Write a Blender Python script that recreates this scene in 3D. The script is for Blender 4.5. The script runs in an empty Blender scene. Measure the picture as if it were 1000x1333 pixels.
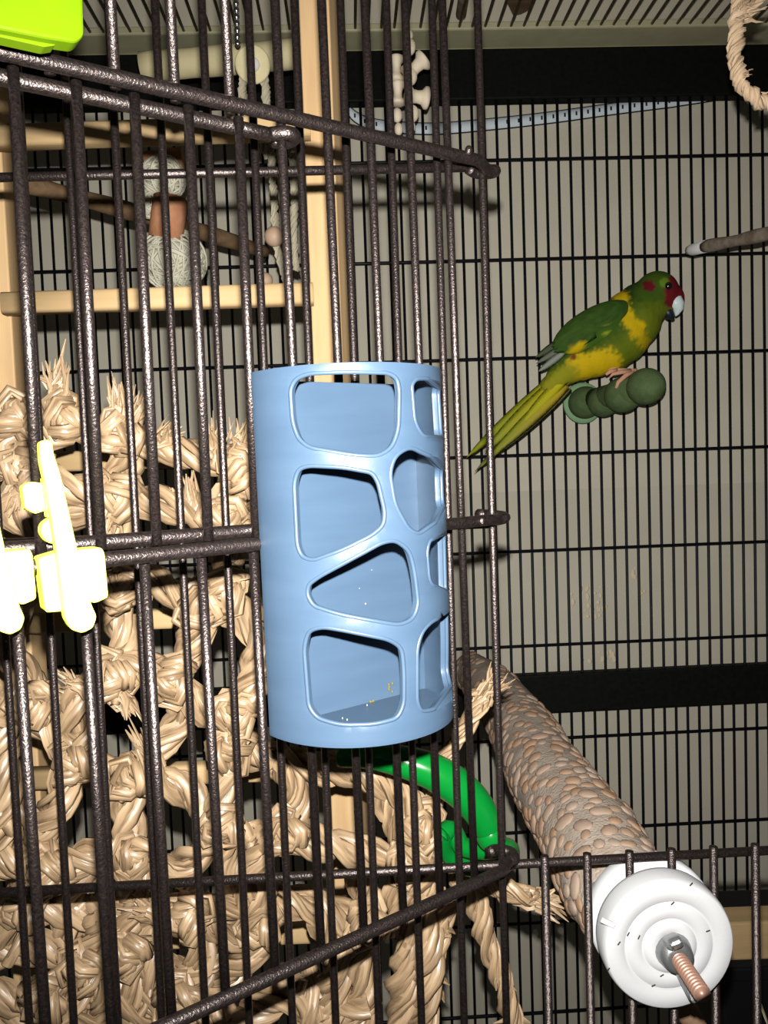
import bpy, bmesh, math, random
from mathutils import Vector, Matrix, noise
from mathutils.geometry import delaunay_2d_cdt
random.seed(7)
scene = bpy.context.scene
COL = scene.collection

# ------------------------------------------------------------------ camera
EYE = Vector((0, 0, 1.35))
FPX, IMG_W, IMG_H = 1054.0, 1000, 1333
PITCH, ROLL, YAW = .0547, .03605, -.03896
Fv = Vector((-math.sin(YAW)*math.cos(PITCH), math.cos(YAW)*math.cos(PITCH), -math.sin(PITCH)))
R0 = Fv.cross(Vector((0, 0, 1))).normalized(); U0 = R0.cross(Fv)
Rv = R0*math.cos(ROLL) - U0*math.sin(ROLL); Uv = R0*math.sin(ROLL) + U0*math.cos(ROLL)
cd = bpy.data.cameras.new('camera'); cam = bpy.data.objects.new('camera', cd); COL.objects.link(cam)
cd.sensor_fit = 'VERTICAL'; cd.sensor_height = 36; cd.sensor_width = 27; cd.lens = FPX/IMG_H*36
cd.clip_start = .005; cd.clip_end = 50
M = Matrix((Rv, Uv, -Fv)).transposed().to_4x4(); M.translation = EYE
cam.matrix_world = M
scene.camera = cam

# ------------------------------------------------------------------ light: dim room + phone flash just above the lens
w = bpy.data.worlds.new('room_light'); scene.world = w; w.use_nodes = True
bg = w.node_tree.nodes['Background']; bg.inputs[0].default_value = (1, .95, .86, 1); bg.inputs[1].default_value = .03
ld = bpy.data.lights.new('phone_flash_offscreen', 'SPOT'); ld.energy = 18.5; ld.shadow_soft_size = .0017
ld.spot_size = math.radians(112); ld.spot_blend = 1.0; ld.color = (1, .975, .93)
lo = bpy.data.objects.new('phone_flash_offscreen', ld); COL.objects.link(lo)
lo.location = EYE + Uv*.014 + Fv*.001
aim = Fv.normalized()      # the phone's own flash looks where its lens looks
lo.rotation_euler = (-aim).to_track_quat('Z', 'Y').to_euler()
vs = scene.view_settings
vs.view_transform = 'Standard'; vs.look = 'None'; vs.gamma = 1; vs.use_curve_mapping = False; vs.exposure = 0.0

# ------------------------------------------------------------------ pixel -> place helpers
def ray(x, y): return Fv + Rv*((x-500)/FPX) - Uv*((y-666.5)/FPX)
def P(x, y, Y):
    d = ray(x, y); return EYE + d*(Y/d.y)
def PZ(x, y, z):
    d = ray(x, y); return EYE + d*((z-EYE.z)/d.z)
def PP(x, y, p0, n):
    d = ray(x, y); return EYE + d*((p0-EYE).dot(n)/d.dot(n))
def mpp(Y): return Y/FPX

# ------------------------------------------------------------------ materials
MATS = {}
def mat(name, col, rough=.6, metal=0., spec=.3, var=None, vscale=60., bump=0., bscale=400., bdist=.0006, ramp=(.35, .68), stretch=None, rnd=None, coat=0., uv=False, detail=4):
    """Principled with noise colour variation (var = second colour), bump and per-object variation (rnd = second colour)."""
    m = bpy.data.materials.new(name); m.use_nodes = True; MATS[name] = m
    nt = m.node_tree; b = nt.nodes['Principled BSDF']; L = nt.links
    b.inputs['Roughness'].default_value = rough; b.inputs['Metallic'].default_value = metal
    b.inputs['Specular IOR Level'].default_value = spec; b.inputs['Coat Weight'].default_value = coat
    b.inputs['Coat Roughness'].default_value = .12
    b.inputs['Base Color'].default_value = (*col, 1)
    tc = nt.nodes.new('ShaderNodeTexCoord'); mp = nt.nodes.new('ShaderNodeMapping')
    L.new(tc.outputs['UV' if uv else 'Object'], mp.inputs[0])
    if stretch: mp.inputs['Scale'].default_value = stretch
    out = None
    if var:
        n = nt.nodes.new('ShaderNodeTexNoise'); n.inputs['Scale'].default_value = vscale; n.inputs['Detail'].default_value = detail
        L.new(mp.outputs[0], n.inputs['Vector'])
        r = nt.nodes.new('ShaderNodeValToRGB'); r.color_ramp.elements[0].position = ramp[0]; r.color_ramp.elements[1].position = ramp[1]
        r.color_ramp.elements[0].color = (*col, 1); r.color_ramp.elements[1].color = (*var, 1)
        L.new(n.outputs['Fac'], r.inputs[0]); out = r.outputs[0]; L.new(out, b.inputs['Base Color'])
    if rnd:
        oi = nt.nodes.new('ShaderNodeObjectInfo'); mx = nt.nodes.new('ShaderNodeMix'); mx.data_type = 'RGBA'
        L.new(oi.outputs['Random'], mx.inputs[0])
        if out: L.new(out, mx.inputs[6])
        else: mx.inputs[6].default_value = (*col, 1)
        mx.inputs[7].default_value = (*rnd, 1); L.new(mx.outputs[2], b.inputs['Base Color'])
    if bump:
        n2 = nt.nodes.new('ShaderNodeTexNoise'); n2.inputs['Scale'].default_value = bscale; n2.inputs['Detail'].default_value = 3
        L.new(mp.outputs[0], n2.inputs['Vector'])
        bp = nt.nodes.new('ShaderNodeBump'); bp.inputs['Strength'].default_value = bump; bp.inputs['Distance'].default_value = bdist
        L.new(n2.outputs['Fac'], bp.inputs['Height']); L.new(bp.outputs[0], b.inputs['Normal'])
    return m
def attr_mat(name, rough=.7, spec=.15, bump=.4, bscale=500):
    m = mat(name, (1, 1, 1), rough, 0, spec, bump=bump, bscale=bscale)
    a = m.node_tree.nodes.new('ShaderNodeVertexColor'); a.layer_name = 'Col'
    m.node_tree.links.new(a.outputs[0], m.node_tree.nodes['Principled BSDF'].inputs['Base Color'])
    return m

m_bar = mat('black_hammered_wire', (.0022, .0017, .0017), .37, 0, .55, var=(.008, .0055, .005), vscale=1500, bump=.6, bscale=2000, bdist=.00034)
m_bar.node_tree.nodes['Principled BSDF'].inputs['Specular Tint'].default_value = (1, .84, .80, 1)
m_bar_back = mat('black_wire', (.006, .006, .010), .45, 0, .25)
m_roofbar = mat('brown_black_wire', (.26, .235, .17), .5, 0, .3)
m_frame = mat('black_frame_enamel', (.004, .005, .004), .6, 0, .10, var=(.007, .007, .006), vscale=200)
m_khaki = mat('khaki_rail', (.44, .42, .26), .5, 0, .4, var=(.50, .475, .30), vscale=60)  # roof rail and its lip: khaki, much paler than the black frame rails
m_wall = mat('beige_wall_paint', (.60, .555, .445), .85, 0, .08, var=(.64, .595, .48), vscale=22, bump=.12, bscale=500)
m_wall2 = mat('beige_board_low', (.55, .51, .41), .85, 0, .08, var=(.59, .55, .445), vscale=18, bump=.12, bscale=500)
m_ceil = mat('ceiling_paint', (.75, .70, .59), .9, 0, .05)
m_blue = mat('blue_printed_plastic', (.0255, .044, .071), .36, 0, .32, var=(.029, .049, .078), vscale=35, bump=.10, bscale=1800, stretch=(1, 1, 6), bdist=.0002)
m_yellow = mat('neon_yellow_plastic', (.80, .82, .10), .4, 0, .3)
m_lime = mat('lime_green_plastic', (.052, .105, .0012), .3, 0, .12, var=(.07, .12, .0014), vscale=40)
m_green = mat('green_glossy_plastic', (.0012, .098, .013), .22, 0, .22)
m_wood = mat('pale_pine_wood', (.36, .235, .12), .6, 0, .15, var=(.44, .30, .155), vscale=50, stretch=(3, 3, .35), bump=.15, bscale=300)
m_dowel = mat('pale_dowel_wood', (.36, .25, .125), .6, 0, .15, var=(.42, .29, .15), vscale=50, stretch=(.3, 3, 3), bump=.15, bscale=300)
m_log = mat('cream_peeled_wood', (.50, .44, .25), .65, 0, .15, var=(.58, .51, .31), vscale=40, stretch=(.5, 3, 3))
m_stick = mat('brown_stick_bark', (.15, .095, .05), .7, 0, .15, var=(.10, .06, .032), vscale=60, stretch=(.4, 3, 3), bump=.4, bscale=300)
m_stickg = mat('grey_brown_bark', (.14, .10, .07), .75, 0, .15, var=(.24, .20, .16), vscale=120, bump=.5, bscale=250)
m_pale = mat('pale_grey_plastic', (.55, .55, .52), .5, 0, .2)
m_rope = mat('seagrass_rope', (.085, .052, .026), .40, 0, .45, var=(.315, .218, .128), vscale=1.0, bump=.8, bscale=1.2, stretch=(6, .9, 1), uv=True, ramp=(.28, .66), bdist=.0005)
m_cotton = mat('peach_cotton_rope', (.30, .205, .13), .85, 0, .08, var=(.42, .32, .21), vscale=1.0, stretch=(8, 3, 1), uv=True, bump=.6, bscale=1.5)
m_vine = mat('white_vine', (.36, .34, .26), .7, 0, .15, var=(.46, .44, .35), vscale=90)
m_cork = mat('orange_cork', (.30, .13, .065), .8, 0, .1, var=(.36, .18, .10), vscale=120, bump=.5, bscale=400)
m_bead = mat('peach_wood_bead', (.38, .26, .18), .5, 0, .2)
m_spool = mat('cream_wood_spool', (.72, .62, .47), .6, 0, .15, var=(.80, .68, .53), vscale=80)
m_strip = mat('white_led_tape', (.72, .80, .86), .5, 0, .25)
m_mark = mat('black_print', (.01, .01, .012), .7)
m_grout = mat('grey_sand_mortar', (.18, .145, .115), .9, 0, .1, var=(.24, .20, .165), vscale=150, bump=.9, bscale=900)
m_pebble = mat('peach_pebble', (.205, .155, .12), .6, 0, .22, var=(.17, .13, .10), vscale=300, bump=.3, bscale=900, rnd=(.175, .105, .062))
m_white = mat('white_nylon', (.285, .288, .296), .5, 0, .05, var=(.30, .304, .31), vscale=60)
m_speck = mat('black_scuff', (.008, .008, .008), .8)
m_zinc = mat('zinc_metal', (.30, .31, .31), .38, .9, .5, bump=.15, bscale=700)
m_copper = mat('copper_tinted_steel', (.30, .17, .125), .42, .55, .4)
m_black = mat('black_plastic_tub', (.006, .006, .007), .45, 0, .2, bump=.2, bscale=600)
m_perch = mat('green_fabric_perch', (.075, .115, .045), .9, 0, .08, var=(.10, .15, .06), vscale=140, bump=.8, bscale=700)
m_perchring = mat('mint_plastic', (.22, .38, .20), .6, 0, .15)
m_bird = attr_mat('feathers', .75, .12, .5, 420)
m_beak = mat('blue_white_beak', (.62, .72, .72), .4, 0, .3)
m_beakd = mat('black_beak', (.012, .016, .022), .4, 0, .3)
m_eye = mat('eye_gloss', (.01, .006, .005), .06, 0, .6, coat=.6)
m_foot = mat('pink_skin', (.55, .30, .20), .7, 0, .15, bump=.5, bscale=900)
m_claw = mat('grey_claw', (.12, .10, .09), .5)
m_chain = mat('bright_chain_steel', (.85, .85, .85), .18, 1, .5)
m_dirt = mat('mustard_crumbs', (.06, .05, .008), .9)
m_crumb = mat('white_crumbs', (.14, .14, .13), .9)

# ------------------------------------------------------------------ mesh helpers
class MB:
    def __init__(s): s.v = []; s.f = []; s.uv = []
    def grid(s, rings, closed_u, uvs=None, caps=False):
        base = len(s.v); n = len(rings[0]); k = len(rings)
        for i, r in enumerate(rings):
            for j, p in enumerate(r):
                s.v.append(tuple(p)); s.uv.append(uvs[i][j] if uvs else (0, 0))
        for i in range(k-1):
            for j in range(n if closed_u else n-1):
                a = base+i*n+j; b = base+i*n+(j+1) % n
                s.f.append((a, b, b+n, a+n))
        if caps:
            s.f.append(tuple(base+j for j in range(n))[::-1]); s.f.append(tuple(base+(k-1)*n+j for j in range(n)))
    def tube(s, pts, rad, seg=8, uv=False, flat=1.0, vper=1.0, caps=True, twist=0):
        pts = [Vector(p) for p in pts]; n = len(pts)
        if not hasattr(rad, '__len__'): rad = [rad]*n
        T = [(pts[min(i+1, n-1)]-pts[max(i-1, 0)]).normalized() for i in range(n)]
        a = T[0].orthogonal().normalized(); rings = []; uvs = []; L = 0; off = random.random()*10
        for i in range(n):
            if i: L += (pts[i]-pts[i-1]).length; a = (a - T[i]*a.dot(T[i])).normalized()
            b = T[i].cross(a); m = seg+1 if uv else seg
            ang = [2*math.pi*j/seg+twist*i for j in range(m)]
            rings.append([pts[i] + (a*math.cos(t) + b*math.sin(t)*flat)*rad[i] for t in ang])
            uvs.append([(j/seg+off, L*vper*60+off) for j in range(m)])
        s.grid(rings, not uv, uvs, caps and not uv)
        if uv and caps:
            for ring, p, rev in ((rings[0], pts[0], True), (rings[-1], pts[-1], False)):
                base = len(s.v); s.v += [tuple(q) for q in ring[:-1]]; s.uv += [(0, 0)]*seg
                f = tuple(base+j for j in range(seg)); s.f.append(f[::-1] if rev else f)
        return s
    def box(s, c, h, rot=None):
        c = Vector(c); base = len(s.v)
        for x, y, z in ((-1,-1,-1),(1,-1,-1),(1,1,-1),(-1,1,-1),(-1,-1,1),(1,-1,1),(1,1,1),(-1,1,1)):
            p = Vector((x*h[0], y*h[1], z*h[2])); p = rot @ p if rot else p
            s.v.append(tuple(c+p)); s.uv.append((0, 0))
        s.f += [tuple(base+i for i in q) for q in ((0,3,2,1),(4,5,6,7),(0,1,5,4),(1,2,6,5),(2,3,7,6),(3,0,4,7))]
        return s
    def lathe(s, prof, seg=32, mtx=None):
        rings = []
        for r, z in prof:
            rings.append([Vector((r*math.cos(2*math.pi*j/seg), r*math.sin(2*math.pi*j/seg), z)) for j in range(seg)])
        if mtx: rings = [[mtx @ p for p in r] for r in rings]
        s.grid(rings, True, None, True); return s
    def ellipsoid(s, c, rx, ry=None, rz=None, rot=None, seg=16, rg=10):
        ry = ry or rx; rz = rz or rx; c = Vector(c); rings = []
        for i in range(rg+1):
            t = math.pi*min(max(i/rg, .02), .98)
            rr = []
            for j in range(seg):
                a = 2*math.pi*j/seg; p = Vector((rx*math.sin(t)*math.cos(a), ry*math.sin(t)*math.sin(a), -rz*math.cos(t)))
                rr.append(c + (rot @ p if rot else p))
            rings.append(rr)
        s.grid(rings, True, None, True); return s
    def mesh(s, name='mesh', smooth=True):
        me = bpy.data.meshes.new(name); me.from_pydata(s.v, [], s.f)
        ul = me.uv_layers.new(name='UVMap')
        for l in me.loops: ul.data[l.index].uv = s.uv[l.vertex_index]
        for p in me.polygons: p.use_smooth = smooth
        me.update(); return me
def obj(name, mb, m, parent=None, smooth=True, bevel=0, kind=None):
    me = mb if isinstance(mb, bpy.types.Mesh) else mb.mesh(name, smooth)
    if m and not len(me.materials): me.materials.append(m)
    o = bpy.data.objects.new(name, me); COL.objects.link(o)
    if parent:
        o.parent = parent; o.matrix_parent_inverse = Matrix.Translation(-parent_origin(parent))
    if bevel:
        bv = o.modifiers.new('bevel', 'BEVEL'); bv.width = bevel; bv.segments = 2; bv.limit_method = 'ANGLE'; bv.angle_limit = .6
    if kind: o['kind'] = kind
    return o
def parent_origin(p):
    v = Vector(p.location) if p.parent is None else parent_origin(p.parent) + (Vector(p.location) - parent_origin(p.parent))
    return v
def tag(o, label, cat, group=None, kind=None):
    if label: o['label'] = label
    if cat: o['category'] = cat
    if group: o['group'] = group
    if kind: o['kind'] = kind
    return o
def thing(name, label, cat, loc, group=None):
    o = bpy.data.objects.new(name, None); COL.objects.link(o); o.location = loc; o.empty_display_size = .01
    return tag(o, label, cat, group)
def place(name, me, parent, mtx):
    """an object sharing mesh data, placed by a world matrix, child of parent"""
    o = bpy.data.objects.new(name, me); COL.objects.link(o); o.parent = parent
    o.matrix_parent_inverse = Matrix.Translation(-parent_origin(parent)); o.matrix_basis = mtx
    return o
def catmull(pts, step=.003, closed=False):
    pts = [Vector(p) for p in pts]; n = len(pts); out = []
    rng = range(n) if closed else range(n-1)
    for i in rng:
        g = (lambda k: pts[k % n]) if closed else (lambda k: pts[max(0, min(n-1, k))])
        p0, p1, p2, p3 = g(i-1), g(i), g(i+1), g(i+2)
        m = max(1, int((p2-p1).length/step))
        for k in range(m):
            t = k/m
            out.append(.5*((2*p1) + (p2-p0)*t + (2*p0-5*p1+4*p2-p3)*t*t + (3*p1-p0-3*p2+p3)*t**3))
    out.append(pts[0].copy() if closed else pts[-1]); return out
def rope_mb(mb, path, n=3, rs=.0034, off=.0031, pitch=.034, seg=6, step=.0024, taper=1.0, closed=False, rough=.10, sub=4):
    pts = catmull(path, step, closed); k = len(pts); ph0 = random.random()*6.28
    T = [(pts[min(i+1, k-1)]-pts[max(i-1, 0)]).normalized() for i in range(k)]
    a = T[0].orthogonal().normalized(); A = []; Ls = []; L = 0
    for i in range(k):
        if i: L += (pts[i]-pts[i-1]).length; a = (a-T[i]*a.dot(T[i])).normalized()
        A.append(a.copy()); Ls.append(L)
    for q in range(n):
        sp = []; sr = []; so = random.random()*50
        for i in range(k):
            t = ph0 + 2*math.pi*(q/n + Ls[i]/pitch); b = T[i].cross(A[i]); sc = 1+(taper-1)*i/max(1, k-1)
            nz = noise.noise(Vector((so, Ls[i]*120, 0)))
            sp.append(pts[i] + (A[i]*math.cos(t)+b*math.sin(t))*off*sc*(1+nz*.35))
            sr.append(rs*sc*(1+rough*2*noise.noise(Vector((so+9, Ls[i]*260, 1)))))
        Ts = [(sp[min(i+1, k-1)]-sp[max(i-1, 0)]).normalized() for i in range(k)]
        aa = Ts[0].orthogonal().normalized(); fr_a = []
        for i in range(k):
            aa = (aa-Ts[i]*aa.dot(Ts[i])).normalized(); fr_a.append(aa.copy())
        for e in range(sub):
            o1 = random.random()*6.28; o2 = random.random()*40; bl = []; bR = []
            for i in range(k):
                t = o1 + 2*math.pi*(e/sub + Ls[i]/(pitch*1.7)); q_ = Ts[i].cross(fr_a[i])
                bl.append(sp[i] + (fr_a[i]*math.cos(t)+q_*math.sin(t))*sr[i]*.52)
                bR.append(sr[i]*.64*(1+.28*noise.noise(Vector((o2, Ls[i]*190, 2)))))
            mb.tube(bl, bR, seg, uv=True, flat=.62)
    return mb
def tuft_mb(mb, base, d, length, n=12, spread=.35, r=.0009):
    d = Vector(d).normalized()
    for i in range(n):
        q = (d + Vector((random.gauss(0, spread), random.gauss(0, spread), random.gauss(0, spread)))*.8).normalized()
        l = length*random.uniform(.55, 1.1); o = Vector(base)+Vector([random.gauss(0, .0016) for _ in range(3)])
        bend = Vector([random.gauss(0, .12) for _ in range(3)])*l
        rr = r*random.uniform(.7, 1.6)
        mb.tube([o, o+d*l*.3+q*l*.05, o+q*l*.62+bend*.4, o+q*l+bend], [rr*1.4, rr*1.6, rr*1.1, rr*.25], 5, uv=True, flat=.35, caps=False)
    return mb
def ext_poly(mb, front, back_off):
    """solid from a planar polygon (world points) extruded by a vector"""
    n = len(front); base = len(mb.v)
    for p in front: mb.v.append(tuple(p)); mb.uv.append((0, 0))
    for p in front: mb.v.append(tuple(p+back_off)); mb.uv.append((0, 0))
    mb.f.append(tuple(base+i for i in range(n))[::-1]); mb.f.append(tuple(base+n+i for i in range(n)))
    for i in range(n): j = (i+1) % n; mb.f.append((base+i, base+j, base+n+j, base+n+i))
    return mb
def round_poly(pts, r, seg=5):
    out = []; n = len(pts)
    for i in range(n):
        a, b, c = Vector(pts[i-1]), Vector(pts[i]), Vector(pts[(i+1) % n])
        rr = min(r, (a-b).length*.45, (c-b).length*.45)
        p, q = b+(a-b).normalized()*rr, b+(c-b).normalized()*rr
        for k in range(seg+1):
            t = k/seg; out.append((p*(1-t)+b*t)*(1-t) + (b*(1-t)+q*t)*t)
    return out
def fix_normals(me):
    bm = bmesh.new(); bm.from_mesh(me); bmesh.ops.recalc_face_normals(bm, faces=bm.faces); bm.to_mesh(me); bm.free(); return me
def align(p, d, roll=0., sc=(1, 1, 1)):
    q = Vector(d).to_track_quat('Z', 'Y').to_matrix().to_4x4()
    return Matrix.Translation(p) @ q @ Matrix.Rotation(roll, 4, 'Z') @ Matrix.Diagonal((*sc, 1))

# ------------------------------------------------------------------ layout constants (metres; wire pitch 12.7 mm)
S = .0127
YF, YB, YW = .2315, .849, .876            # front wires, back wires, wall behind the cage
XH = .04015                               # hinge wire of the front
ROOF = EYE.z + .4235
EZ = EYE.z

# ------------------------------------------------------------------ setting
zsplit = P(820, 634, YW).z
wb = MB().box((0, YW+.02, (zsplit+2.1)/2), (.95, .02, (2.1-zsplit)/2))
wall = tag(obj('wall_back', wb, m_wall, smooth=False), 'beige painted wall behind the cage', None, kind='structure')
wp = obj('panel', MB().box((0, YW+.0195, (zsplit+.35)/2), (.95, .0195, (zsplit-.35)/2)), m_wall2, wall, smooth=False)
# dried smudges on the wall
def blob(mb, x, y, Y, rx, ry, n=10):
    for _ in range(n):
        a = random.random()*6.28; q = math.sqrt(random.random())
        c = P(x+math.cos(a)*q*rx, y+math.sin(a)*q*ry, Y); r = random.uniform(1.0, 3.2)*mpp(Y)
        mb.ellipsoid(c, r, .0003, r*random.uniform(.6, 2.0), seg=7, rg=4)
m_smudge = mat('dried_beige_smudge', (.74, .63, .43), .9, 0, .05)
sm = MB(); blob(sm, 775, 785, YW-.0002, 17, 24, 26); blob(sm, 750, 775, YW-.0002, 8, 16, 6); blob(sm, 835, 768, YW-.0002, 4, 12, 7); blob(sm, 825, 745, YW-.0002, 4, 8, 4); blob(sm, 780, 855, YW-.0002, 28, 8, 12)
obj('dried_smudge', sm, m_smudge, wall)
ceil = tag(obj('ceiling', MB().box((0, .45, ROOF+.085), (.95, .46, .01)), m_ceil, smooth=False), 'beige ceiling close above the cage roof', None, kind='structure')

# ------------------------------------------------------------------ the cage
cage = thing('bird_cage', 'large black wire cage with its door swung open, a parrot and toys inside', 'cage', (0, YB, .40))
def wire(parent, a, b, r, m, name='wire', seg=8):
    return obj(name, MB().tube([a, b], r, seg), m, parent)
# shared meshes for wires
def wire_mesh(length, r, m, seg=8):
    me = MB().tube([(0, 0, -length/2), (0, 0, length/2)], r, seg).mesh('wire'); me.materials.append(m); return me
backH = (.42, ROOF-.01)
me_b = wire_mesh(backH[1]-backH[0], .00150, m_bar_back, 6)
x0 = P(647, 180, YB).x
for i in range(-66, 30):
    x = x0 + i*S
    if -.62 < x < .62: place('wire', me_b, cage, Matrix.Translation((x, YB, sum(backH)/2)))
for k in range(10):
    z = EZ+.3117-.1013*k
    if k == 9: z = EZ+.3117-.1013*9
    obj('cross_wire', MB().tube([(-.62, YB-.0028, z), (.62, YB-.0028, z)], .0017, 6), m_bar_back, cage)
# back frame rails
obj('frame_rail', MB().box((0, YB+.004, EZ+.398), (.62, .008, .0255)), m_frame, cage, smooth=False, bevel=.002)
obj('frame_rail', MB().box((0, YB+.002, EZ-.2475), (.62, .007, .0212)), m_frame, cage, smooth=False, bevel=.002)
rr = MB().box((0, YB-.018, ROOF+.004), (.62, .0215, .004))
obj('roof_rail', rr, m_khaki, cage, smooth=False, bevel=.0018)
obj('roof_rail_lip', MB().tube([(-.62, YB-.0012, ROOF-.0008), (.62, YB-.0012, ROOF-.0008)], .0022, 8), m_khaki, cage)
# roof wires
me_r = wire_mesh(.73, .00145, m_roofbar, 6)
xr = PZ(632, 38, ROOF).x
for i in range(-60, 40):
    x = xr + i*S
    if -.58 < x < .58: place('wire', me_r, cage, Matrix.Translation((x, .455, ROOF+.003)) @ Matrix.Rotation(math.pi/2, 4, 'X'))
# front fixed panel (left of the hinge wire) and the sill panel below the door opening
me_f = wire_mesh(.95, .00112, m_bar, 10)
for i in range(0, 17):
    place('wire', me_f, cage, Matrix.Translation((XH-i*S, YF, EZ-.035)))
zs = P(830, 1117, YF+.0025).z
me_s = wire_mesh(zs+.0035-(EZ-.47), .00125, m_bar, 10)
for i in range(1, 14):
    place('wire', me_s, cage, Matrix.Translation((XH+i*S, YF, (zs+.0035+EZ-.47)/2)))
for zz in (EZ+.0844, EZ-.0175):
    obj('cross_wire', MB().tube([(XH-.0127*16.4, YF+.0026, zz), (XH+.001, YF+.0026, zz)], .0013, 10), m_bar, cage)
obj('cross_wire', MB().tube([(XH-.0127*16.4, YF+.0026, EZ-.1195), (XH+.18, YF+.0026, zs)], .0014, 10), m_bar, cage)
obj('cross_wire', MB().tube([(XH-.0127*16.4, YF+.0026, EZ-.2205), (XH+.18, YF+.0026, EZ-.2195)], .0014, 10), m_bar, cage)

# open door: swung 146 degrees round the hinge wire, free edge towards the viewer
TH, SAG = .5936, .008
def frame(th, sag):
    u = Vector((-math.cos(th)*math.cos(sag), -math.sin(th)*math.cos(sag), -math.sin(sag)))
    wv = Vector((-math.cos(th)*math.sin(sag), -math.sin(th)*math.sin(sag), math.cos(sag)))
    n = u.cross(wv); n = n if n.y < 0 else -n
    return u, n, wv
du, dn, dw = frame(TH, SAG)
H0 = Vector((XH, YF-.004, EZ))
def D(a, b, c): return H0 + du*a + dn*b + dw*c
KD = 16
zA, zM, zBt, zT = .0822, -.0155, -.1158, .184
door = obj('door', MB().tube([D(KD*S, 0, zT), D(KD*S, 0, zBt)], .0017, 10), m_bar, cage)
bot_extra = .0
for k in range(1, KD):
    if k <= 5: segs = [(zT, zBt)]
    else: segs = [(zT, zA-.019*k*S), (zM, zBt)]
    for a, b in segs:
        obj('wire', MB().tube([D(k*S, 0, a+.001), D(k*S, 0, b-.001)], .00110, 10), m_bar, door)
def rail(zz, r, name='rail', tilt=0.):
    pts = []
    # runs in front of the wires, ends in a loop that wraps the hinge wire
    N = 24
    for i in range(N+1):
        a = KD*S*(1-i/N) + .004*(i/N)
        pts.append(D(a, .0026, zz-tilt*a))
    hx = Vector((XH, YF, D(0, 0, zz).z))
    R_ = .0030
    a0 = math.atan2(pts[-1].y-hx.y, pts[-1].x-hx.x)
    e = pts[-1]
    loop = [e]
    for ang in (-75, -25, 25, 75, 120, 165):
        t = math.radians(ang); loop.append(hx + Vector((math.cos(t)*R_*1.25, math.sin(t)*R_, .0006*(ang/90))))
    sm_ = catmull(loop, .0008)
    obj(name, MB().tube(pts+sm_[1:], r, 10), m_bar, door)
rail(zT, .0016); rail(zA, .0016, tilt=.019); rail(zM, .0016); rail(zBt, .0017)
# weld stubs on the hinge side
me_stub = MB().ellipsoid((0, 0, 0), .0011, .0011, .0014, seg=10, rg=6).mesh('weld_bead'); me_stub.materials.append(m_bar)
for zz in (zA+.001, zM): place('weld_bead', me_stub, door, Matrix.Translation(D(.009, .0042, zz)))
# feeder door set into the open door
TH2 = .538
eu, en, ew = frame(TH2, -.0012)
H5 = D(5*S, 0, 0)
def D2(a, b, c): return H5 + eu*a + en*b + ew*c
zB2, zM2, A1, PT = .0773, -.0128, .01233, .01142
fd = obj('feeder_door', MB().tube([D2(9.6*S, .0, zB2), D2(9.6*S, 0, zM2)], .0015, 10), m_bar, cage)
for k in range(1, 11):
    obj('wire', MB().tube([D2(A1+(k-1)*PT, .0024, zB2+.0012), D2(A1+(k-1)*PT, .0024, zM2-.0012)], .00112, 10), m_bar, fd)
for zz in (zB2, zM2):
    pts = [D2(9.6*S*(1-i/10)+.004*(i/10), 0, zz) for i in range(11)]
    hx = D(5*S, 0, zz)
    loop = [pts[-1]] + [hx + Vector((math.cos(math.radians(t))*.0030, math.sin(math.radians(t))*.0027, 0)) for t in (-60, -10, 40, 90, 140)]
    obj('rail', MB().tube(pts+catmull(loop, .0008)[1:], .0016, 10), m_bar, fd)

# ------------------------------------------------------------------ blue printed basket on the open door
A0, AW, AD, B0, EXP = .0530, .0233, .0250, .0035, 2.05
CT, CB = .0227, -.0592
def dsurf(ph, c, off=0.):
    ca, sa = math.cos(ph), max(0, math.sin(ph))
    aw, ad = AW-off, AD-off
    return D(A0 + aw*math.copysign(abs(ca)**(2/EXP), ca), B0 + ad*sa**(2/EXP), c)
# arc length table, starting at the left corner (ph=0: large a)
NT = 400; tab = [0.]; 
for i in range(NT):
    tab.append(tab[-1] + (dsurf(math.pi*(i+1)/NT, 0)-dsurf(math.pi*i/NT, 0)).length)
ARC = tab[-1]
def ph_of(s_):
    s_ = min(max(s_, 0), ARC)
    lo_, hi_ = 0, NT
    while hi_-lo_ > 1:
        md = (lo_+hi_)//2
        if tab[md] <= s_: lo_ = md
        else: hi_ = md
    return math.pi*(lo_ + (s_-tab[lo_])/(tab[lo_+1]-tab[lo_]))/NT
def pix_on_shell(x, y):
    """pixel -> (arc, height) on the outer face of the shell: first hit along the ray"""
    d = ray(x, y); best = None
    q0 = EYE-H0
    def loc(t): q = q0+d*t; return q.dot(du), q.dot(dn), q.dot(dw)
    def g(t):
        a, b, c = loc(t); return abs((a-A0)/AW)**EXP + abs((b-B0)/AD)**EXP - 1
    t = .10; prev = g(t)
    bestt, bestg = t, prev
    while t < .26:
        t2 = t+.0004; cur = g(t2)
        if cur < bestg: bestg, bestt = cur, t2
        if prev > 0 >= cur:
            for _ in range(30):
                tm = (t+t2)/2
                if g(tm) > 0: t = tm
                else: t2 = tm
            bestt = t2; break
        t, prev = t2, cur
    a, b, c = loc(bestt)
    ca = (a-A0)/AW; sb = max(b-B0, 0)/AD
    ph = math.atan2(sb**(EXP/2), math.copysign(abs(ca)**(EXP/2), ca))
    i = ph/math.pi*NT; k = min(int(i), NT-1)
    return Vector((tab[k]+(tab[k+1]-tab[k])*(i-k), c))
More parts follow.
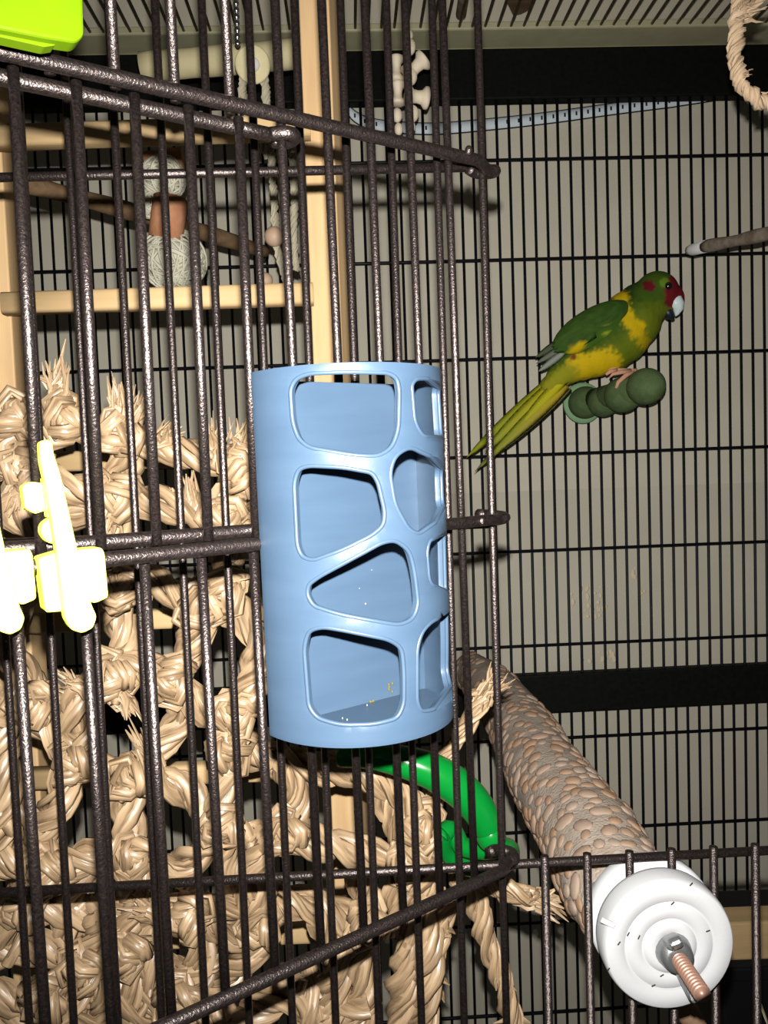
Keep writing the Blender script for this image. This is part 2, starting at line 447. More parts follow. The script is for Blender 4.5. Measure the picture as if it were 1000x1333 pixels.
holes_px = [
    [(377, 507), (384, 493), (401, 486), (450, 484), (506, 485), (518, 492), (521, 507), (520, 559), (511, 583), (493, 594), (463, 593), (403, 583), (388, 572), (380, 550)],
    [(382, 628), (388, 610), (403, 606), (446, 608), (485, 615), (493, 628), (502, 667), (500, 684), (485, 697), (446, 716), (407, 730), (392, 725), (386, 710)],
    [(399, 774), (401, 761), (416, 750), (463, 725), (498, 706), (515, 703), (534, 716), (541, 744), (546, 787), (539, 806), (521, 814), (485, 808), (442, 800), (407, 789)],
    [(395, 843), (401, 821), (420, 816), (450, 821), (506, 832), (524, 843), (527, 873), (527, 916), (519, 935), (489, 943), (442, 944), (412, 935), (401, 920)],
    [(537, 500), (543, 493), (554, 492), (562, 499), (561, 568), (551, 568), (541, 550)],
    [(508, 615), (515, 593), (534, 581), (554, 591), (567, 612), (568, 638), (569, 662), (562, 684), (545, 696), (532, 688), (515, 658)],
    [(557, 718), (560, 703), (569, 700), (572, 744), (574, 780), (569, 785), (560, 761)],
    [(544, 843), (551, 821), (564, 808), (574, 806), (578, 856), (582, 894), (577, 914), (562, 925), (549, 926), (544, 914)],
]
sh = thing('blue_basket', 'light blue 3D-printed half-round basket with irregular cut-out windows on the open door', 'basket', D(A0, B0, CB))
hp = []
FLANK = {4: 560, 5: 566, 6: 569, 7: 574}
for h in holes_px:
    q = [pix_on_shell(x, y) for x, y in h]
    if len(hp) >= 4:      # the side windows run on round the far flank
        xm = max(p.x for p in q); q = [Vector((p.x + (.0150 if xy[0] >= FLANK[len(hp)] else 0), p.y)) for p, xy in zip(q, h)]
    hp.append(round_poly(q, .0022, 4))
# cut-outs on the far side that run on round the curve
def inside(p, poly):
    r = False; n = len(poly); j = n-1
    for i in range(n):
        if (poly[i].y > p.y) != (poly[j].y > p.y) and p.x < (poly[j].x-poly[i].x)*(p.y-poly[i].y)/(poly[j].y-poly[i].y)+poly[i].x: r = not r
        j = i
    return r
pts2 = []; edges = []
def addloop(lp):
    b = len(pts2); pts2.extend([Vector((p.x, p.y)) for p in lp]); n = len(lp)
    edges.extend([(b+i, b+(i+1) % n) for i in range(n)])
NS, NC = 40, 52
outer = [Vector((ARC*i/NS, CB)) for i in range(NS)] + [Vector((ARC, CB+(CT-CB)*i/NC)) for i in range(NC)] + [Vector((ARC*(1-i/NS), CT)) for i in range(NS)] + [Vector((0, CT-(CT-CB)*i/NC)) for i in range(NC)]
addloop(outer)
for lp in hp: addloop(lp)
for i in range(1, NS):
    for j in range(1, NC):
        p = Vector((ARC*i/NS, CB+(CT-CB)*j/NC))
        if not any(inside(p, lp) for lp in hp) and min((p-Vector((q.x, q.y))).length for lp in hp for q in lp) > .0005: pts2.append(p)
vo, eo, fo, *_ = delaunay_2d_cdt(pts2, edges, [], 0, 1e-6)
sb = MB()
for v in vo: sb.v.append(tuple(dsurf(ph_of(v.x), v.y))); sb.uv.append((0, 0))
for f in fo:
    c = sum((vo[i] for i in f), Vector((0, 0)))/len(f)
    if not any(inside(c, lp) for lp in hp): sb.f.append(tuple(f))
me = fix_normals(sb.mesh('shell'))
# make normals face away from the basket axis
f0 = me.polygons[0]
if (f0.center-D(A0, B0, f0.center.z-EZ)).dot(f0.normal) < 0:
    me.flip_normals()
shell = obj('shell', me, m_blue, sh)
so = shell.modifiers.new('solid', 'SOLIDIFY'); so.thickness = .0019; so.offset = -1
bv = shell.modifiers.new('bevel', 'BEVEL'); bv.width = .00055; bv.segments = 3; bv.limit_method = 'ANGLE'; bv.angle_limit = .9
for lp in hp:      # thickened lip round every window
    ring_ = [dsurf(ph_of(p.x), p.y, .0003) for p in lp]; ring_ = [q_ for i_, q_ in enumerate(ring_) if (q_-ring_[i_-1]).length > 2e-5]
    obj('window_lip', MB().tube(ring_+[ring_[0]], .00052, 8, caps=False), m_blue, sh)
obj('back_plate', ext_poly(MB(), [D(A0+AW-.001, B0+.0014, CT-.0018), D(A0-AW+.001, B0+.0014, CT-.0018), D(A0-AW+.001, B0+.0014, CB), D(A0+AW-.001, B0+.0014, CB)], dn*-.0014), m_blue, sh, smooth=False)
fl = [dsurf(math.pi*i/40, CB+.0022, .0009) for i in range(41)]
obj('floor_plate', ext_poly(MB(), fl, dw*-.0021), m_blue, sh, smooth=False)
cr = MB()
for (x, y, r) in ((505, 899, 1.6), (512, 893, 2.2), (470, 905, 1.5), (478, 918, 1), (452, 937, 1), (446, 935, .8), (497, 941, 1), (430, 938, 1)):
    p = PP(x, y, D(0, 0, CB+.0026), dw); cr.ellipsoid(p, r*mpp(.18), r*mpp(.18)*.8, .0003, seg=6, rg=4)
for (x, y, r) in ((476, 786, 1.6), (468, 766, 1), (484, 742, 1)):
    p = PP(x, y, D(0, B0+.0017, 0), dn); cr.ellipsoid(p, r*mpp(.18), .0003, r*mpp(.18), seg=6, rg=4)
obj('crumbs', cr, m_crumb, sh, kind='stuff')
dr = MB()
for (x, y, rx, ry) in ((509, 895, 3, 7), (485, 914, 4, 2), (540, 790, 2, 3)):
    for _ in range(6):
        p = PP(x+random.uniform(-rx, rx), y+random.uniform(-ry, ry), D(0, B0+.0016, 0), dn); dr.ellipsoid(p, .0003, .0002, .0004, seg=6, rg=4)
obj('food_stain', dr, m_dirt, sh, kind='stuff')

# ------------------------------------------------------------------ yellow clips on the feeder door
def px_plate(mb, poly, b, th, rad=4, fr=None):
    pp = round_poly([Vector((x, y)) for x, y in poly], rad, 4)
    n_ = en; p0 = D2(0, b, 0)
    return ext_poly(mb, [PP(q.x, q.y, p0, n_) for q in pp], -n_*th)
def clip(dx, dy, label):
    root = thing('plastic_clip', label, 'clip', PP(95+dx, 790+dy, D2(0, .004, 0), en), 'neon yellow clips on the feeder door')
    sp = lambda poly: [(x+dx, y+dy) for x, y in poly]
    def part(nm, poly, b, th, rad):
        me = fix_normals(px_plate(MB(), sp(poly), b, th, rad).mesh(nm, False)); o = obj(nm, me, m_yellow, root, bevel=.0006); return o
    part('body', [(50, 727), (80, 718), (133, 713), (137, 720), (142, 778), (124, 786), (110, 780), (84, 796), (60, 798)], .0105, .006, 5)
    part('lever', [(52, 575), (60, 572), (69, 574), (70, 588), (80, 620), (103, 722), (120, 788), (127, 803), (122, 818), (108, 825), (93, 820), (85, 806), (83, 788), (75, 722), (62, 640), (53, 600)], .0135, .0035, 5)
    part('hook', [(29, 633), (40, 627), (56, 629), (61, 664), (46, 669), (33, 662)], .0065, .004, 3)
    part('cam_lobe', [(53, 694), (55, 682), (66, 674), (73, 676), (75, 708), (62, 707)], .008, .004, 7)
    part('spine', [(56, 622), (64, 624), (70, 672), (62, 674)], .0085, .0030, 2)
    return root
clip(0, 0, 'neon yellow plastic clip on the feeder door between its twin and the blue basket')
clip(-94, 2, 'neon yellow plastic clip farther along the feeder door than its twin, towards the free edge')

# ------------------------------------------------------------------ lime green feeder cup on the door's outer end
lc = thing('feeder_cup', 'bright lime green plastic feeder cup resting on the top rail of the open door', 'cup', D(.13, .004, zA))
p0 = D(.12, .016, 0)
def lpoly(poly, b, th, rad):
    pp = round_poly([Vector((x, y)) for x, y in poly], rad, 5)
    return fix_normals(ext_poly(MB(), [PP(q.x, q.y, D(0, b, 0), dn) for q in pp], -dn*th).mesh('cup', False))
obj('cup_wall', lpoly([(-150, -190), (103, -170), (110, 46), (100, 55), (60, 49), (0, 37), (-150, 12)], .017, .0045, 9), m_lime, lc, bevel=.0012)
obj('cup_lip', lpoly([(-150, 17), (0, 39), (74, 51), (72, 59), (58, 61), (0, 48), (-150, 24)], .0150, .003, 2), m_lime, lc, bevel=.0005)

# ------------------------------------------------------------------ pine ladder behind the rope net
YL = .372
lad = thing('wooden_ladder', 'pale pine ladder with square posts standing behind the rope net', 'ladder', P(420, 1400, YL))
def post(xa, ya, xb, yb, wpx, rotz=0.):
    a, b = P(xa, ya, YL), P(xb, yb, YL); h = wpx*mpp(YL)/2
    x = (a.x+b.x)/2
    rot = Matrix.Rotation(rotz, 3, 'Z')
    return MB().box((x, YL+h, (a.z+b.z)/2), (h, h, (a.z-b.z)/2), rot)
obj('post', post(415, -60, 466, 1420, 40, math.radians(-16)), m_wood, lad, smooth=False, bevel=.0008)
obj('post', post(-23, 90, 43, 1420, 50), m_wood, lad, smooth=False, bevel=.0008)
for (xa, ya, xb, yb, r) in ((-30, 181, 404, 166, 13.5), (6, 396, 408, 383, 13.5), (20, 603, 415, 590, 13), (30, 812, 425, 797, 12.5), (40, 1013, 435, 999, 13), (50, 1225, 440, 1210, 13)):
    a, b = P(xa, ya, YL-.006), P(xb, yb, YL-.004); rr_ = r*mpp(YL)
    d = (b-a).normalized(); q = MB(); up = Vector((0, 0, 1)); yv = d.cross(up).normalized()
    prof = round_poly([Vector((s1, s2)) for s1, s2 in ((-rr_, -rr_), (rr_, -rr_), (rr_, rr_), (-rr_, rr_))], rr_*.55, 3)
    rings = [[e + yv*c.x + up*c.y for c in prof] for e in (a, b)]
    q.grid(rings, True, None, True); obj('rung', q, m_dowel, lad)

# ------------------------------------------------------------------ seagrass rope net
YN = .292
net = thing('rope_net', 'tan woven seagrass rope climbing net with knots and frayed ends, hung behind the front wires', 'net', P(250, 1330, YN))
def npt(q, j=.004):
    x, y = q[0], q[1]; Y = YN + (q[2] if len(q) > 2 else random.uniform(-j, j)); return P(x, y, Y)
ropes = [
    [(-40, 540), (25, 542), (85, 548), (155, 566), (235, 588), (312, 608), (345, 640)],
    [(-40, 606), (35, 612), (95, 632), (150, 645), (235, 662), (292, 678), (345, 668)],
    [(25, 545), (10, 580), (35, 612), (20, 660), (60, 700), (40, 760), (10, 830), (45, 905)],
    [(155, 566), (163, 605), (150, 645), (148, 695), (158, 765)],
    [(312, 608), (300, 640), (292, 678), (300, 725), (290, 772)],
    [(-40, 760), (60, 745), (110, 738), (158, 752), (205, 762), (262, 785), (292, 772)],
    [(158, 770), (152, 800), (163, 840), (145, 880), (105, 900), (105, 950), (95, 992)],
    [(262, 790), (255, 825), (240, 855), (222, 885), (238, 930), (212, 965), (172, 1012)],
    [(145, 876), (185, 868), (222, 885)],
    [(290, 775), (325, 815), (342, 850), (322, 895), (308, 925), (300, 975)],
    [(238, 900), (278, 925), (308, 930)],
    [(-40, 925), (40, 925), (75, 955), (95, 992), (130, 1000), (168, 1012)],
    [(10, 900), (2, 970), (10, 1040), (-10, 1110)],
    [(95, 992), (80, 1040), (55, 1085), (62, 1130), (20, 1175), (15, 1250)],
    [(168, 1012), (168, 1060), (172, 1112), (178, 1160), (165, 1230), (180, 1300), (170, 1345)],
    [(172, 1012), (225, 1022), (262, 1052), (290, 1075), (332, 1092), (372, 1082)],
    [(300, 975), (345, 985), (400, 1000), (460, 1003), (510, 1022), (545, 1068), (556, 1118), (548, 1160)],
    [(300, 975), (298, 1020), (290, 1075), (300, 1120), (340, 1200)],
    [(-40, 1110), (60, 1128), (115, 1118), (172, 1115), (230, 1132), (268, 1100), (290, 1075)],
    [(372, 1080), (385, 1035), (365, 995)],
    [(372, 1082), (420, 1098), (480, 1110), (545, 1120)],
    [(500, 1020), (516, 1070), (530, 1125), (520, 1180), (528, 1260), (518, 1345)],
    [(-40, 1195), (60, 1182), (130, 1192), (190, 1180), (265, 1188), (360, 1172), (430, 1185), (470, 1205)],
    [(110, 1120), (90, 1200), (105, 1260), (80, 1345)],
    [(135, 1190), (120, 1250), (145, 1290), (130, 1345)],
    [(205, 1182), (190, 1240), (215, 1290), (200, 1345)],
    [(240, 1190), (262, 1250), (240, 1300), (255, 1345)],
    [(470, 1130), (478, 1190), (462, 1240), (478, 1290), (460, 1345)],
    [(560, 1110), (548, 1170), (556, 1230), (545, 1345)],
    [(-40, 1242), (40, 1232), (100, 1245), (165, 1240), (235, 1268), (285, 1235)],
    [(-40, 1292), (50, 1300), (120, 1290), (190, 1312), (270, 1322)],
    [(-40, 1335), (60, 1338), (140, 1330), (230, 1340)],
    [(340, 1205), (328, 1240), (270, 1300), (300, 1335)],
    [(300, 1335), (360, 1300), (430, 1318), (480, 1300)],
    [(340, 1090), (330, 1130), (345, 1160), (340, 1205), (300, 1215), (255, 1200)],
    [(420, 1190), (440, 1250), (425, 1345)],
    [(390, 1270), (410, 1335)],
    [(-40, 1050), (20, 1060), (55, 1085)],
    [(20, 660), (70, 672), (120, 655), (150, 645)],
]
for q in ropes:
    obj('rope', rope_mb(MB(), [npt(p) for p in q], rs=.0036, off=.0033, pitch=.036), m_rope, net)
knots = [(25, 542), (155, 566), (312, 606), (35, 612), (150, 645), (292, 674), (158, 765), (262, 788), (290, 770), (222, 885), (145, 880), (308, 928), (95, 990), (170, 1012), (300, 978), (290, 1074), (172, 1114), (62, 1130), (372, 1082), (340, 1205), (245, 1190), (165, 1240), (30, 1180), (110, 1260), (530, 1122), (85, 548), (230, 1300), (45, 915), (545, 1075), (55, 1300), (480, 1200)]
for i, (x, y) in enumerate(knots):
    c = P(x, y, YN-.006); sc = random.uniform(.0019, .0025)
    rot = Matrix.Rotation(random.uniform(0, 6.28), 3, 'Y') @ Matrix.Rotation(math.pi/2+random.uniform(-.5, .5), 3, 'X')
    path = []
    for k in range(18):
        t = 2*math.pi*k/18
        path.append(c + rot @ (Vector((math.sin(t)+2*math.sin(2*t), math.cos(t)-2*math.cos(2*t), -1.5*math.sin(3*t)))*sc))
    obj('knot', rope_mb(MB(), path, rs=.0027, off=.0024, pitch=.022, closed=True), m_rope, net)
def frayed(base, tip, rs=.0028, n=14, fray=.35):
    """loose rope end that comes apart into strands at its tip"""
    a, b = npt((*base, -.004)), npt((*tip, -.008)); L = (b-a).length
    mid = (a+b)/2 + Vector((random.uniform(-.002, .002), 0, random.uniform(-.002, .002)))
    k = a + (b-a)*(1-fray)
    mb = rope_mb(MB(), [a, (mid+k)/2*.5+mid*.5, k], rs=rs, off=rs*.9, pitch=.03)
    obj('rope', mb, m_rope, net)
    obj('frayed_fibres', tuft_mb(MB(), k-(b-a).normalized()*.003, b-a, L*fray*1.0+.004, n*2, .22, rs*.22), m_rope, net, kind='stuff')
for b_, t_, f_ in (((80, 545), (72, 470), .6), ((160, 565), (153, 500), .5), ((165, 560), (185, 515), .6), ((282, 600), (278, 553), .6), ((308, 600), (315, 555), .6), ((200, 578), (226, 556), .4), ((30, 620), (18, 665), .6), ((150, 650), (140, 695), .5),
                   ((250, 668), (240, 622), .7), ((60, 930), (48, 898), .7), ((150, 890), (170, 930), .5), ((185, 1165), (190, 1172), .9), ((265, 775), (310, 755), .6), ((115, 900), (80, 885), .6), ((205, 1020), (180, 950), .6), ((215, 1190), (172, 1178), .5)):
    frayed(b_, t_, .0026, 14, f_)
for path, fr in (([(552, 1120), (562, 1060), (575, 1000), (600, 955), (632, 905)], .25), ([(600, 1130), (640, 1150), (694, 1168)], .35), ([(590, 1140), (612, 1160), (632, 1210), (650, 1270), (668, 1330), (672, 1360)], .2), ([(585, 1165), (575, 1205), (562, 1262)], .35)):
    pts_ = [npt(p, .002) for p in path]
    mb = rope_mb(MB(), pts_, rs=.0030, off=.0026, pitch=.03, taper=.7)
    obj('rope', mb, m_rope, net); mb = MB()
    tuft_mb(mb, pts_[-1], pts_[-1]-pts_[-2], .011, 26, .28, .0007)
    for q in range(5):
        i = random.randrange(1, len(pts_)); tuft_mb(mb, pts_[i], Vector((random.gauss(0, 1), -.4, random.gauss(0, 1))), .007, 4, .4, .0008)
    obj('frayed_fibres', mb, m_rope, net, kind='stuff')

# ------------------------------------------------------------------ green plastic links
YG = .262
gl = thing('plastic_link', 'glossy green plastic chain link hooked through the rope net below the blue basket', 'chain link', P(600, 1080, YG))
arc = [(440, 985, .004), (480, 984, .002), (520, 990, .0), (560, 1003, -.001), (595, 1024, -.001), (622, 1052, 0), (636, 1080, .001)]
pts_ = catmull([P(x, y, YG+o) for x, y, o in arc], .002); n_ = len(pts_)
obj('arc', MB().tube(pts_, [(.0036+.0026*math.sin(math.pi*min(1, (i/n_)**1.3)*.86)) for i in range(n_)], 18), m_green, gl)
obj('joint', MB().ellipsoid(P(639, 1088, YG), .0050, .0048, .0052, seg=20, rg=14), m_green, gl)
g2 = thing('plastic_link', 'smaller green plastic ring joined under the curved green link', 'chain link', P(615, 1100, YG+.012))
ring = [P(x, y, YG+.012+o) for x, y, o in ((578, 1085, .004), (590, 1080, .006), (600, 1100, .004), (625, 1106, 0), (648, 1104, -.003), (664, 1106, .004), (655, 1125, .008), (610, 1128, .010), (582, 1108, .008))]
obj('ring', MB().tube(catmull(ring, .002, True), .0034, 14, caps=False), m_green, g2)

# ------------------------------------------------------------------ pebbled mineral perch bolted to the front wires
ZD = P(865, 1222, YF).z
mp_ = thing('mineral_perch', 'thick mineral perch studded with peach pebbles, held by a white washer and bolt', 'perch', Vector((.0875, YF+.004, ZD)))
ctrl = [(.0868, YF+.002, ZD), (.0838, .262, ZD), (.0850, .295, ZD+.001), (.0845, .36, ZD), (.0865, .43, ZD), (.0850, .50, ZD), (.0790, .56, ZD-.001), (.0765, .578, ZD-.002)]
rads = [.0150, .0178, .0180, .0176, .0170, .0158, .0128, .0050]
pts_ = catmull(ctrl, .004); n_ = len(pts_)
def rad_at(t):
    x = t*(len(rads)-1); k = min(int(x), len(rads)-2); return rads[k]+(rads[k+1]-rads[k])*(x-k)
def t_of(i):
    y = pts_[i].y; 
    for k in range(len(ctrl)-1):
        if y <= ctrl[k+1][1]: return (k+(y-ctrl[k][1])/(ctrl[k+1][1]-ctrl[k][1]))/(len(ctrl)-1)
    return 1.
RR = [rad_at(max(0, t_of(i)))*(1+.05*noise.noise(Vector((i*.31, 3, 0)))) for i in range(n_)]
obj('branch', MB().tube(pts_, RR, 24), m_grout, mp_)
me_p = MB().ellipsoid((0, 0, 0), 1, 1, 1, seg=9, rg=6).mesh('pebble'); me_p.materials.append(m_pebble)
cnt = 0
plist = []
tries = 0
while tries < 20000 and cnt < 296:
    tries += 1
    i = 1+int((n_-5)*random.random()**1.5); ang = random.uniform(0, 6.2832)
    if pts_[i].y > .44 and random.random() < .8: continue
    T = (pts_[i+1]-pts_[i-1]).normalized(); a = Vector((1, 0, 0)); a = (a-T*a.dot(T)).normalized(); b = T.cross(a)
    nrm = a*math.cos(ang)+b*math.sin(ang)
    # only the camera-facing flank and top carry visible pebbles; skip the far underside
    p = pts_[i] + T*random.uniform(-.002, .002) + nrm*RR[i]*.985
    if nrm.dot((EYE-p).normalized()) < -.12: continue
    s0 = random.uniform(.0022, .0038)
    if any((p-q).length < (s0+r_)*.88 for q, r_ in plist): continue
    plist.append((p, s0)); cnt += 1
    mtx = align(p, nrm, random.uniform(0, 6.28), (s0*random.uniform(.8, 1.0), s0*random.uniform(1.05, 1.35), s0*.42))
    place('pebble', me_p, mp_, mtx)
# white washer, wing nut and bolt on the outside of the wires
DC = P(864, 1222, YF-.012); wax = Vector((0, -1, 0))
mt = align(P(859, 1212, YF-.0035), wax)
RW = 91*mpp(YF-.011)
prof = [(0.0001, -.002), (RW*.92, -.002), (RW*.985, -.001), (RW, .0005), (RW, .0055), (RW*.975, .0072), (RW*.95, .0076), (RW*.70, .0078), (RW*.675, .0070), (RW*.655, .0074), (RW*.44, .0079), (RW*.42, .0073), (RW*.40, .0079), (RW*.22, .0086), (RW*.20, .0078), (.0001, .0078)]
obj('washer', MB().lathe(prof, 64, mt), m_white, mp_)
obj('back_washer', MB().lathe([(.0001, .0060), (RW*.96, .0060), (RW, .0052), (RW, .0008), (RW*.97, 0), (.0001, 0)], 64, align(Vector((mt.translation.x, YF+.0077, mt.translation.z)), wax)), m_white, mp_)
sc_ = MB()
for (x, y, a) in ((818, 1216, 1.0), (806, 1228, .9), (832, 1220, 1.1), (792, 1262, .8), (862, 1270, .5), (851, 1283, .4), (900, 1151, .8), (922, 1212, .3), (876, 1176, .7)):
    p = PP(x, y, mt @ Vector((0, 0, .0081)), wax)
    sc_.tube([p-Vector((math.cos(a), 0, math.sin(a)))*.0006, p+Vector((math.cos(a), 0, math.sin(a)))*.0006], .00018, 5)
obj('scuff_mark', sc_, m_speck, mp_, kind='stuff')
obj('notch', MB().box(mt @ Vector((-RW*.93, RW*.42, .0076)), (.0022, .0005, .0008), Matrix.Rotation(.5, 3, 'Y')), m_white, mp_, smooth=False, bevel=.0003)
bc = mt @ Vector((0, 0, 0)); bx = bc.x+.0006; bz = bc.z-.0008
nut = obj('wing_nut', MB().lathe([(.0001, .0070), (.0052, .0070), (.0052, .0085), (.0042, .0130), (.0030, .0132), (.0001, .0132)], 20, align((bx, bc.y, bz), wax)), m_zinc, mp_)
for sgn in (1, -1):
    # wings flare out and forward along a steep diagonal
    d = Vector((-.33*sgn, 0, .94*sgn)).normalized(); side = d.cross(wax).normalized()
    o = Vector((bx, bc.y, bz))
    outline = [(.0030, .0085), (.0050, .0085), (.0080, .0125), (.0098, .0168), (.0088, .0190), (.0068, .0178), (.0048, .0145), (.0030, .0130)]
    fr_ = [o + d*a_ + wax*h_ + side*.0020 for a_, h_ in outline]
    me = fix_normals(ext_poly(MB(), fr_, -side*.0040).mesh('wing', False)); obj('wing', me, m_zinc, nut, bevel=.0011)
bp = []; br = []
for i in range(97):
    bp.append(Vector((bx, bc.y-.0075-.0205*i/96, bz)))
    br.append(.00215+.00028*math.sin(2*math.pi*i/6))
obj('bolt', MB().tube(bp, br, 16), m_copper, mp_)

# ------------------------------------------------------------------ kakariki-like parrot on its green perch
gp = thing('green_perch', 'dark green knobbly perch with a mint ring, fixed to the back wires under the parrot', 'perch', P(757, 525, YB-.004))
base = P(758, 525, YB-.006)
axis = (P(842, 503, .70)-base).normalized()
obj('mount_ring', MB().lathe([(.0001, 0), (.0205, 0), (.0215, .0015), (.0210, .004), (.0175, .0045), (.0001, .0045)], 40, align(base, axis)), m_perchring, gp)
balls = [((762, 524), .825, 21.5), ((786, 523), .79, 20.5), ((811, 514), .745, 24), ((841, 503), .70, 24.5)]
for (xy, Y, r) in balls:
    q = MB().ellipsoid(P(*xy, Y), r*mpp(Y), r*mpp(Y)*1.25, r*mpp(Y)*.98, seg=24, rg=16)
    obj('knob', q, m_perch, gp)
obj('core', MB().tube([base, P(841, 503, .70)], .0115, 16), m_perch, gp)

YP = .742
KZ = mpp(YP)/2.941
def BZ(x, y, dy=0.): 
    p = P(580+x/2.941, 320+y/2.941, YP); p.y += dy*KZ; return p
bird = thing('parrot', 'green parakeet with crimson forehead, yellow collar and long yellow tail sitting on the green perch', 'bird', BZ(655, 490))
bm_ = MB()
for (x, y, r, rd, dy) in ((806, 186, 86, 78, -8), (848, 206, 62, 54, -12), (775, 215, 88, 84, -4), (745, 240, 98, 95, 0), (710, 285, 116, 108, 0), (665, 335, 122, 112, 0), (620, 370, 118, 108, 0), (570, 400, 104, 96, 0), (520, 428, 88, 84, 0), (475, 458, 70, 68, 0), (435, 500, 50, 50, 0), (398, 535, 38, 36, 0)):
    bm_.ellipsoid(BZ(x, y, dy), r*KZ, rd*KZ, r*KZ, seg=22, rg=14)
tmp = obj('tmp', bm_, None)
rm = tmp.modifiers.new('r', 'REMESH'); rm.mode = 'VOXEL'; rm.voxel_size = .0013
sm2 = tmp.modifiers.new('s', 'SMOOTH'); sm2.factor = .5; sm2.iterations = 14
dg = bpy.context.evaluated_depsgraph_get()
body_me = bpy.data.meshes.new_from_object(tmp.evaluated_get(dg)); bpy.data.objects.remove(tmp)
def to_bz(p):
    d = p-EYE; k = d.dot(Fv); x = 500+FPX*d.dot(Rv)/k; y = 666.5-FPX*d.dot(Uv)/k
    return (x-580)*2.941, (y-320)*2.941
def sstep(a, b, x): 
    t = min(1, max(0, (x-a)/(b-a))); return t*t*(3-2*t)
def mixc(a, b, t): return tuple(a[i]*(1-t)+b[i]*t for i in range(3))
GD, GM, GL, YE, CR_, OL = (.018, .044, .006), (.045, .088, .007), (.120, .155, .008), (.55, .385, .005), (.13, .008, .012), (.26, .25, .012)
def seg_d(px, py, a, b):
    ax, ay = a; bx_, by_ = b; vx, vy = bx_-ax, by_-ay; t = max(0, min(1, ((px-ax)*vx+(py-ay)*vy)/(vx*vx+vy*vy)))
    return math.hypot(px-ax-vx*t, py-ay-vy*t)
REST = {}
def bird_col(p):
    x, y = to_bz(p); nz = noise.noise(p*260)*16 + noise.noise(p*700)*7
    c = GM
    t = (x-640)*.55+(y-300)*.83        # distance below the body axis
    c = mixc(GD, GM, sstep(-70, 10, t+nz)); c = mixc(c, GL, sstep(20, 95, t+nz))
    if x > 700: c = mixc(c, mixc(GM, GL, sstep(190, 260, y+nz)), sstep(700, 760, x+nz*.5-y*.0))
    d = min(seg_d(x, y, (668, 195), (675, 235)), seg_d(x, y, (672, 245), (735, 320)))
    c = mixc(c, YE, 1-sstep(16, 42, d+nz*.9))
    c = mixc(c, YE, .65*(1-sstep(10, 40, seg_d(x, y, (735, 320), (765, 375))+nz)))
    c = mixc(c, YE, 1-sstep(34, 66, seg_d(x, y, (505, 470), (620, 445))+nz*1.3))
    c = mixc(c, OL, 1-sstep(20, 60, seg_d(x, y, (400, 540), (470, 490))+nz))
    c = mixc(c, (.16, .05, .015), 1-sstep(4, 15, math.hypot(x-490, y-428)+nz*.6))
    # head marks
    c = mixc(c, CR_, 1-sstep(-4, 6, max((math.hypot((x-896)/.95, y-178)-70), (842-x)*.6)+nz*.4))
    c = mixc(c, CR_, 1-sstep(16, 24, math.hypot((x-780)/1.15, y-153)+nz*.4))
    c = mixc(c, (.11, .21, .015), 1-sstep(14, 24, math.hypot(x-838, y-140)+nz*.3))
    return c
def paint(me, fn):
    ca = me.color_attributes.new('Col', 'FLOAT_COLOR', 'POINT')
    for v in me.vertices: ca.data[v.index].color = (*fn(v.co), 1)
paint(body_me, bird_col)
for p in body_me.polygons: p.use_smooth = True
body_me.materials.append(m_bird)
body = obj('body', body_me, m_bird, bird)
# folded wing
def blade(mb, a, b, wd, th, dome=0., seg=10, tipk=.9):
    """feather: flat tapered blade between bz points a,b (x,y,dy)"""
    A, B = BZ(*a), BZ(*b); d = (B-A); n_y = Vector((0, -1, 0)); s_ = d.cross(n_y).normalized()
    rings = []
    for i in range(seg+1):
        t = i/seg; wv_ = wd*KZ*(math.sin(math.pi*min(1, (.18+.82*t)))**.6 if t > .0 else .7)*(1 if t < tipk else max(.12, 1-(t-tipk)/(1-tipk)))
        c = A+d*t + n_y*dome*KZ*math.sin(math.pi*t)
        rings.append([c+s_*wv_, c+n_y*th*KZ, c-s_*wv_, c-n_y*th*KZ])
    mb.grid(rings, True, None, True); return mb
wing_mb = MB()
ax_ = (BZ(395, 405)-BZ(690, 235)).normalized(); up_ = Vector((0, -1, 0)); s_ = ax_.cross(up_).normalized()
rot = Matrix((ax_, s_, up_)).transposed()
wing_mb.ellipsoid(BZ(540, 325, -74), 168*KZ, 70*KZ, 44*KZ, rot, 28, 18)
wm = wing_mb.mesh('wing')
def wing_col(p):
    x, y = to_bz(p); nz = noise.noise(p*300)*14
    c = mixc((.028, .062, .009), (.045, .10, .014), sstep(-10, 10, noise.noise(p*420)*18))
    t = (x-560)*.5+(y-312)*.87
    c = mixc(c, (.055, .13, .012), sstep(15, 60, t+nz))
    c = mixc(c, YE, 1-sstep(10, 22, seg_d(x, y, (488, 405), (520, 382))+nz*.6))
    c = mixc(c, (.32, .36, .03), 1-sstep(5, 13, math.hypot(x-617, y-332)+nz*.3))
    c = mixc(c, (.20, .24, .06), 1-sstep(3, 10, math.hypot(x-622, y-303)+nz*.3))
    return c
paint(wm, wing_col); wm.materials.append(m_bird); wing = obj('wing', wm, m_bird, bird)
def feather(nm, a, b, wd, th, col, parent, col2=None, dome=0.):
    me = blade(MB(), a, b, wd, th, dome).mesh(nm)
    A, B = BZ(*a), BZ(*b)
    paint(me, lambda p: mixc(col, col2 or col, sstep(0, 1, (p-A).dot(B-A)/(B-A).length_squared)))
    me.materials.append(m_bird); return obj(nm, me, m_bird, parent)
